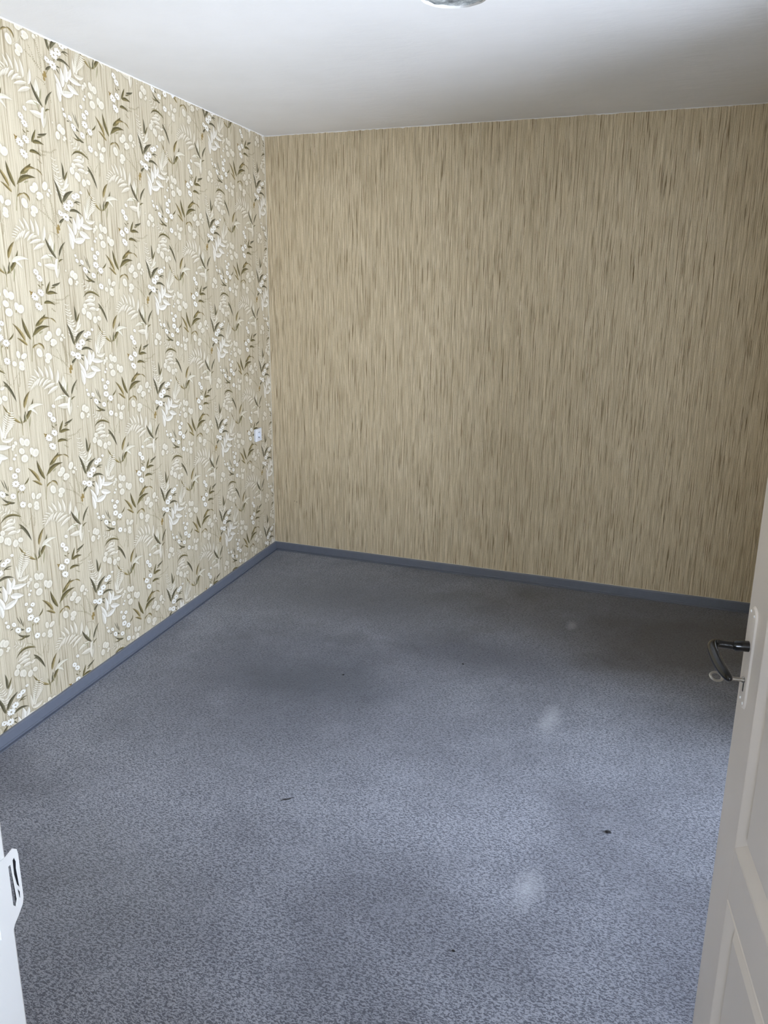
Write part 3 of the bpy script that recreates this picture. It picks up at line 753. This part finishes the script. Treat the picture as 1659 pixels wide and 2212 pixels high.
# plate lies on the reveal and its curved lip runs past the jamb's edge into the room
SP = lambda p, t: Vector((OX0 + 0.0003 + t + max(0.0, (p[0] - FY)) ** 2 * 1.5, FY + (p[0] - FY) * 0.70, 1.036 + (p[1] - 1.028) * 0.84))
y_ = FY
outline = [(y_ - 0.030, 1.012), (y_ - 0.030, 1.126), (y_ - 0.002, 1.126), (y_ + 0.004, 1.128), (y_ + 0.013, 1.131), (y_ + 0.020, 1.126), (y_ + 0.0215, 1.118),
           (y_ + 0.0215, 1.085), (y_ + 0.0215, 1.048), (y_ + 0.019, 1.039), (y_ + 0.010, 1.028), (y_ - 0.001, 1.018), (y_ - 0.004, 1.012)]
holes = [[(y_ + 0.0100, 1.114), (y_ + 0.0135, 1.117), (y_ + 0.0168, 1.108), (y_ + 0.0155, 1.098), (y_ + 0.0168, 1.078), (y_ + 0.0172, 1.066), (y_ + 0.0125, 1.074), (y_ + 0.0095, 1.092)],
         [(y_ + 0.0125, 1.068), (y_ + 0.0170, 1.059), (y_ + 0.0160, 1.050), (y_ + 0.0140, 1.052)]]
holes2 = [[(y_ + 0.0006, 1.110), (y_ + 0.0062, 1.110), (y_ + 0.0078, 1.085), (y_ + 0.0098, 1.052), (y_ + 0.0060, 1.042), (y_ + 0.0006, 1.048)]]
sp = bm_obj('strike_plate', plate_with_holes(outline, holes + holes2, SP, 0.0012), M_JAMB, jamb)
sp['label'] = 'white overpainted strike plate with dark latch openings'
m = MB(); m.box((OX0 - 0.0014, y_ + 0.0066, 1.050), (OX0 - 0.0001, y_ + 0.0138, 1.112)); m.build('latch_pocket', M_HOLE, jamb)

# ------------------------------------------------------------------ door leaf, open into the room
HG = Vector((2.957, -4.2, 0)); AZ = math.radians(-9.8)
DD = Vector((math.sin(AZ), math.cos(AZ), 0)); DN = Vector((-DD.y, DD.x, 0))      # along the leaf / out of the seen face
def dw(u, o, z): return HG + DD * u + DN * o + Vector((0, 0, z))
LW_, LH = 1.020, 2.02
door = bpy.data.objects.new('door_1', None); COL.objects.link(door); door.location = HG
tag(door, 'cream painted panel door standing open at the right edge', 'door', 'structure')
inv = lambda q: q - HG
def dbuild(m, name, mat, parent=door, **k):
    m.xf(lambda q: dw(q.x, q.y, q.z) - HG)        # x = u, y = offset, z = up
    return m.build(name, mat, parent, **k)
PU0, PU1 = 0.125, 0.897
panels = [(0.735, 1.93), (0.13, 0.623)]
def rail(u0, u1, z0, z1, name):
    m = MB(); m.box((u0, -0.04, z0), (u1, 0.0, z1)); return dbuild(m, name, M_PAINT, bevel=0.0015)
rail(0.006, PU0, 0.012, LH, 'hinge_stile'); rail(PU1, LW_, 0.012, LH, 'lock_stile')
rail(PU0, PU1, 0.012, panels[1][0], 'bottom_rail'); rail(PU0, PU1, panels[1][1], panels[0][0], 'lock_rail'); rail(PU0, PU1, panels[0][1], LH, 'top_rail')
for (z0, z1) in panels:
    m = MB()       # recessed panel with a sloped moulding, one closed piece
    rings = [(0.0, -0.0008), (0.003, 0.0012), (0.006, 0.0004), (0.034, -0.012), (0.050, -0.0045), (0.056, -0.0045)]
    v = []
    for (i_, o_) in rings: v += [(PU0 + i_, o_, z0 + i_), (PU1 - i_, o_, z0 + i_), (PU1 - i_, o_, z1 - i_), (PU0 + i_, o_, z1 - i_)]
    f = []
    for r in range(len(rings) - 1):
        for k in range(4): f.append((r * 4 + k, r * 4 + (k + 1) % 4, r * 4 + 4 + (k + 1) % 4, r * 4 + 4 + k))
    l = (len(rings) - 1) * 4; f.append((l, l + 1, l + 2, l + 3))
    b = len(v); v += [(PU0, -0.03, z0), (PU1, -0.03, z0), (PU1, -0.03, z1), (PU0, -0.03, z1)]
    f += [(k, (k + 1) % 4, b + (k + 1) % 4, b + k) for k in range(4)] + [(b, b + 1, b + 2, b + 3)]
    m.add(v, f); dbuild(m, 'door_panel', M_PAINT)
# long backplate under many coats of paint
def rrect(u0, u1, z0, z1, r, n=6):
    out = []
    for cu, cz, a0 in ((u1 - r, z1 - r, 0), (u0 + r, z1 - r, 90), (u0 + r, z0 + r, 180), (u1 - r, z0 + r, 270)):
        for k in range(n + 1):
            a = math.radians(a0 + 90 * k / n); out.append((cu + r * math.cos(a), cz + r * math.sin(a)))
    return out
def prism(outline, o0, o1, inset=0.0, cu=0, cz=0):
    m = MB(); n = len(outline)
    sc = lambda p: (cu + (p[0] - cu) * (1 - inset), cz + (p[1] - cz) * (1 - inset / 4))
    v = [(p[0], o0, p[1]) for p in outline] + [(sc(p)[0], o1, sc(p)[1]) for p in outline]
    m.add(v, [(k, (k + 1) % n, n + (k + 1) % n, n + k) for k in range(n)] + [tuple(range(n)), tuple(range(2 * n - 1, n - 1, -1))])
    return m
bp = dbuild(prism(rrect(0.953, 0.999, 0.985, 1.190, 0.021), -0.001, 0.0035, 0.16, 0.976, 1.0875), 'backplate', M_PAINT, bevel=0.0008)
bp['label'] = 'long overpainted lock plate with rounded ends'
for (u, z) in ((0.990, 1.176), (0.966, 1.174), (0.985, 1.003), (0.966, 1.000)):
    m = MB(); m.tube([(u, 0.003, z), (u, 0.0048, z)], [0.0032, 0.0022], 10, up=(0, 0, 1)); dbuild(m, 'screw', M_JAMB, bp, smooth=True)
m = MB(); m.box((0.9735, 0.0030, 1.020), (0.9785, 0.0041, 1.040)); m.tube([(0.976, 0.003, 1.043), (0.976, 0.0042, 1.043)], 0.0048, 12, up=(0, 0, 1)); dbuild(m, 'keyhole', M_HOLE, bp)
# black lever handle
m = MB()
SPZ = 1.111; SPU = 0.976
m.tube([(SPU, 0.003, SPZ), (SPU, 0.005, SPZ), (SPU, 0.026, SPZ), (SPU + 0.0005, 0.030, SPZ)], [0.0102, 0.0104, 0.0098, 0.0082], 20, up=(0, 0, 1))
dbuild(m, 'handle_collar', M_BAKELITE, smooth=True)
path = [(SPU, 0.026), (SPU, 0.036), (SPU + 0.001, 0.047), (SPU + 0.0025, 0.056), (SPU + 0.0005, 0.0635), (SPU - 0.007, 0.0685), (SPU - 0.020, 0.0708), (SPU - 0.040, 0.0705), (SPU - 0.058, 0.0680), (SPU - 0.075, 0.0635), (SPU - 0.089, 0.0585), (SPU - 0.098, 0.0548), (SPU - 0.104, 0.0520)]
rad = [(0.0078, 0.0078), (0.0072, 0.0072), (0.0070, 0.0072), (0.0078, 0.0080), (0.0086, 0.0088), (0.0092, 0.0092), (0.0092, 0.0096), (0.0092, 0.0100), (0.0094, 0.0102), (0.0094, 0.0100), (0.0088, 0.0090), (0.0070, 0.0070), (0.0030, 0.0030)]
zz = [0, 0, 0, 0, 0.0003, 0.0004, -0.001, -0.004, -0.009, -0.0145, -0.019, -0.0215, -0.023]
m.v, m.f = [], []
m.tube([(a, b, SPZ + c) for (a, b), c in zip(path, zz)], rad, 20, up=(0, 0, 1))
lever = dbuild(m, 'lever', M_BAKELITE, smooth=True)
sd = lever.modifiers.new('sub', 'SUBSURF'); sd.levels = 1; sd.render_levels = 2
lever['label'] = 'black bakelite lever curving back towards the door'
m = MB()
for z in (0.25, 1.78): m.tube([(0.0, 0.004, z - 0.05), (0.0, 0.004, z + 0.05)], 0.007, 12)
dbuild(m, 'hinge', M_PAINT, smooth=True)

# ------------------------------------------------------------------ key left in the lock
key = bpy.data.objects.new('key', None); COL.objects.link(key); key.location = dw(0.976, 0.0, 1.043)
tag(key, 'worn nickel key left in the lock below the black lever', 'key')
def kb(m, name, **k):
    m.xf(lambda q: dw(q.x, q.y, q.z) - Vector(key.location)); return m.build(name, M_STEEL, key, smooth=True, **k)
m = MB(); m.tube([(0.976, -0.012, 1.043), (0.976, 0.006, 1.043), (0.975, 0.030, 1.0445), (0.974, 0.041, 1.045)], [0.0036, 0.0040, 0.0036, 0.0030], 14, up=(0, 0, 1)); kb(m, 'shank')
m = MB(); m.tube([(0.976, 0.0045, 1.043), (0.976, 0.0075, 1.043)], [0.0062, 0.0050], 16, up=(0, 0, 1)); kb(m, 'collar')
# oval bow lying nearly flat
m = MB(); ring = []; nb, nr = 28, 8
cu, co, cz = 0.973, 0.0535, 1.0465; v = []; f = []
for i in range(nb):
    a = 2 * math.pi * i / nb
    pu, po = 0.0120 * math.cos(a), 0.0105 * math.sin(a)
    ctr = Vector((cu + pu, co + po, cz + 0.25 * pu)); rd = Vector((math.cos(a), math.sin(a), 0.25 * math.cos(a))).normalized()
    for k in range(nr):
        b = 2 * math.pi * k / nr; v.append(ctr + rd * 0.0026 * math.cos(b) + Vector((0, 0, 1)) * 0.0016 * math.sin(b))
for i in range(nb):
    for k in range(nr):
        f.append((i * nr + k, ((i + 1) % nb) * nr + k, ((i + 1) % nb) * nr + (k + 1) % nr, i * nr + (k + 1) % nr))
m.add(v, f); kb(m, 'bow')

# ------------------------------------------------------------------ wall socket (surface box) near the far corner
sk = bpy.data.objects.new('wall_socket', None); COL.objects.link(sk)
SC, SZ, SW = 0.2535, 0.8505, 0.041
sk.location = lw(SC, SZ)
tag(sk, 'white square wall socket on the floral paper near the corner', 'socket')
def sb(m, name, mat, **k):
    m.xf(lambda q: lw(q.x, q.z, q.y) - Vector(sk.location)); return m.build(name, mat, sk, **k)
m = MB(); m.box((SC - SW + 0.003, 0.0, SZ - SW + 0.003), (SC + SW - 0.003, 0.010, SZ + SW - 0.003)); sb(m, 'mounting_box', M_PLASTIC, bevel=0.001)
# face plate with a round recess
m = MB(); R_ = 0.0205; D_ = 0.0225; n = 40; v = []; f = []; cS = SC - 0.0005
sq = []
for k in range(n):
    a = 2 * math.pi * k / n; ca, sa = math.cos(a), math.sin(a); q = 1 / max(abs(ca), abs(sa))
    sq.append((ca * q, sa * q))
for ro, oo in ((SW, 0.008), (SW, 0.016), (SW - 0.002, 0.0185), (R_ + 0.004, 0.0195), (R_ + 0.0015, 0.021)):
    for k in range(n):
        a = 2 * math.pi * k / n
        p = (sq[k][0] * ro, sq[k][1] * ro) if ro > 0.03 else (math.cos(a) * ro, math.sin(a) * ro)
        v.append((cS + p[0], oo, SZ + p[1]))
for ro, oo in ((R_, 0.0205), (R_ - 0.0008, 0.009), (0.0001, 0.009)):
    for k in range(n): v.append((cS + math.cos(2 * math.pi * k / n) * ro, oo, SZ + math.sin(2 * math.pi * k / n) * ro))
for r in range(7):
    for k in range(n): f.append((r * n + k, r * n + (k + 1) % n, (r + 1) * n + (k + 1) % n, (r + 1) * n + k))
f.append(tuple(range(n - 1, -1, -1)))
m.add(v, f); sb(m, 'face_plate', M_PLASTIC, smooth=True)
for s_ in (-1, 1):
    m = MB(); m.box((cS - 0.004, 0.009, SZ + s_ * 0.0165 - 0.003), (cS + 0.004, 0.0185, SZ + s_ * 0.0165 + 0.003)); sb(m, 'earth_clip', M_HOLE)
    m = MB(); m.tube([(cS + s_ * 0.0095, 0.0088, SZ), (cS + s_ * 0.0095, 0.0094, SZ)], 0.0026, 12, up=(0, 0, 1)); sb(m, 'pin_hole', M_HOLE)

# ------------------------------------------------------------------ litter on the carpet
def crumb(name, x, y, r, seed, label, cat, mat, sx=1.0):
    bm = bmesh.new(); bmesh.ops.create_icosphere(bm, subdivisions=2, radius=1)
    for q in bm.verts:
        d = 1 + 0.35 * mnoise.noise(q.co * 1.6 + Vector((seed, 0, 0)))
        q.co = Vector((q.co.x * r * d * sx, q.co.y * r * d * 0.7, (q.co.z * d * 0.45 + 0.38) * r))
    o = bm_obj(name, bm, mat); o.location = (x, y, 0)
    tag(o, label, cat); return o
crumb('crumb', 2.525, -2.322, 0.0085, 1, 'black crumb on the bright carpet to the left of the door', 'crumb', M_CRUMB, 1.2)
crumb('crumb', 1.7265, -1.2756, 0.006, 3, 'tiny dark speck on the carpet in mid floor, the farthest of the specks', 'crumb', M_CRUMB)
crumb('crumb', 1.2352, -1.6002, 0.006, 5, 'tiny dark speck on the carpet, leftmost of the specks', 'crumb', M_CRUMB, 0.7)
crumb('crumb', 2.1873, -3.0007, 0.0045, 7, 'tiny dark speck on the carpet nearest the bottom of the picture', 'crumb', M_CRUMB)
m = MB(); A = Vector((1.4273, -2.5798, 0.002)); B = Vector((1.4607, -2.5488, 0.003))
pts = [A + (B - A) * k / 8 + Vector((0, 0, 0.0012)) + Vector((-(B - A).y, (B - A).x, 0)).normalized() * 0.0016 * math.sin(k * 0.9) for k in range(9)]
m.tube([p for p in pts], [(0.0008, 0.0006), (0.0014, 0.001), (0.002, 0.0014), (0.0026, 0.0018), (0.0028, 0.002), (0.0024, 0.0018), (0.0024, 0.0016), (0.0016, 0.0012), (0.0008, 0.0006)], 8)
o = m.build('splinter', M_TWIG); tag(o, 'thin dark splinter lying on the carpet left of centre', 'splinter')
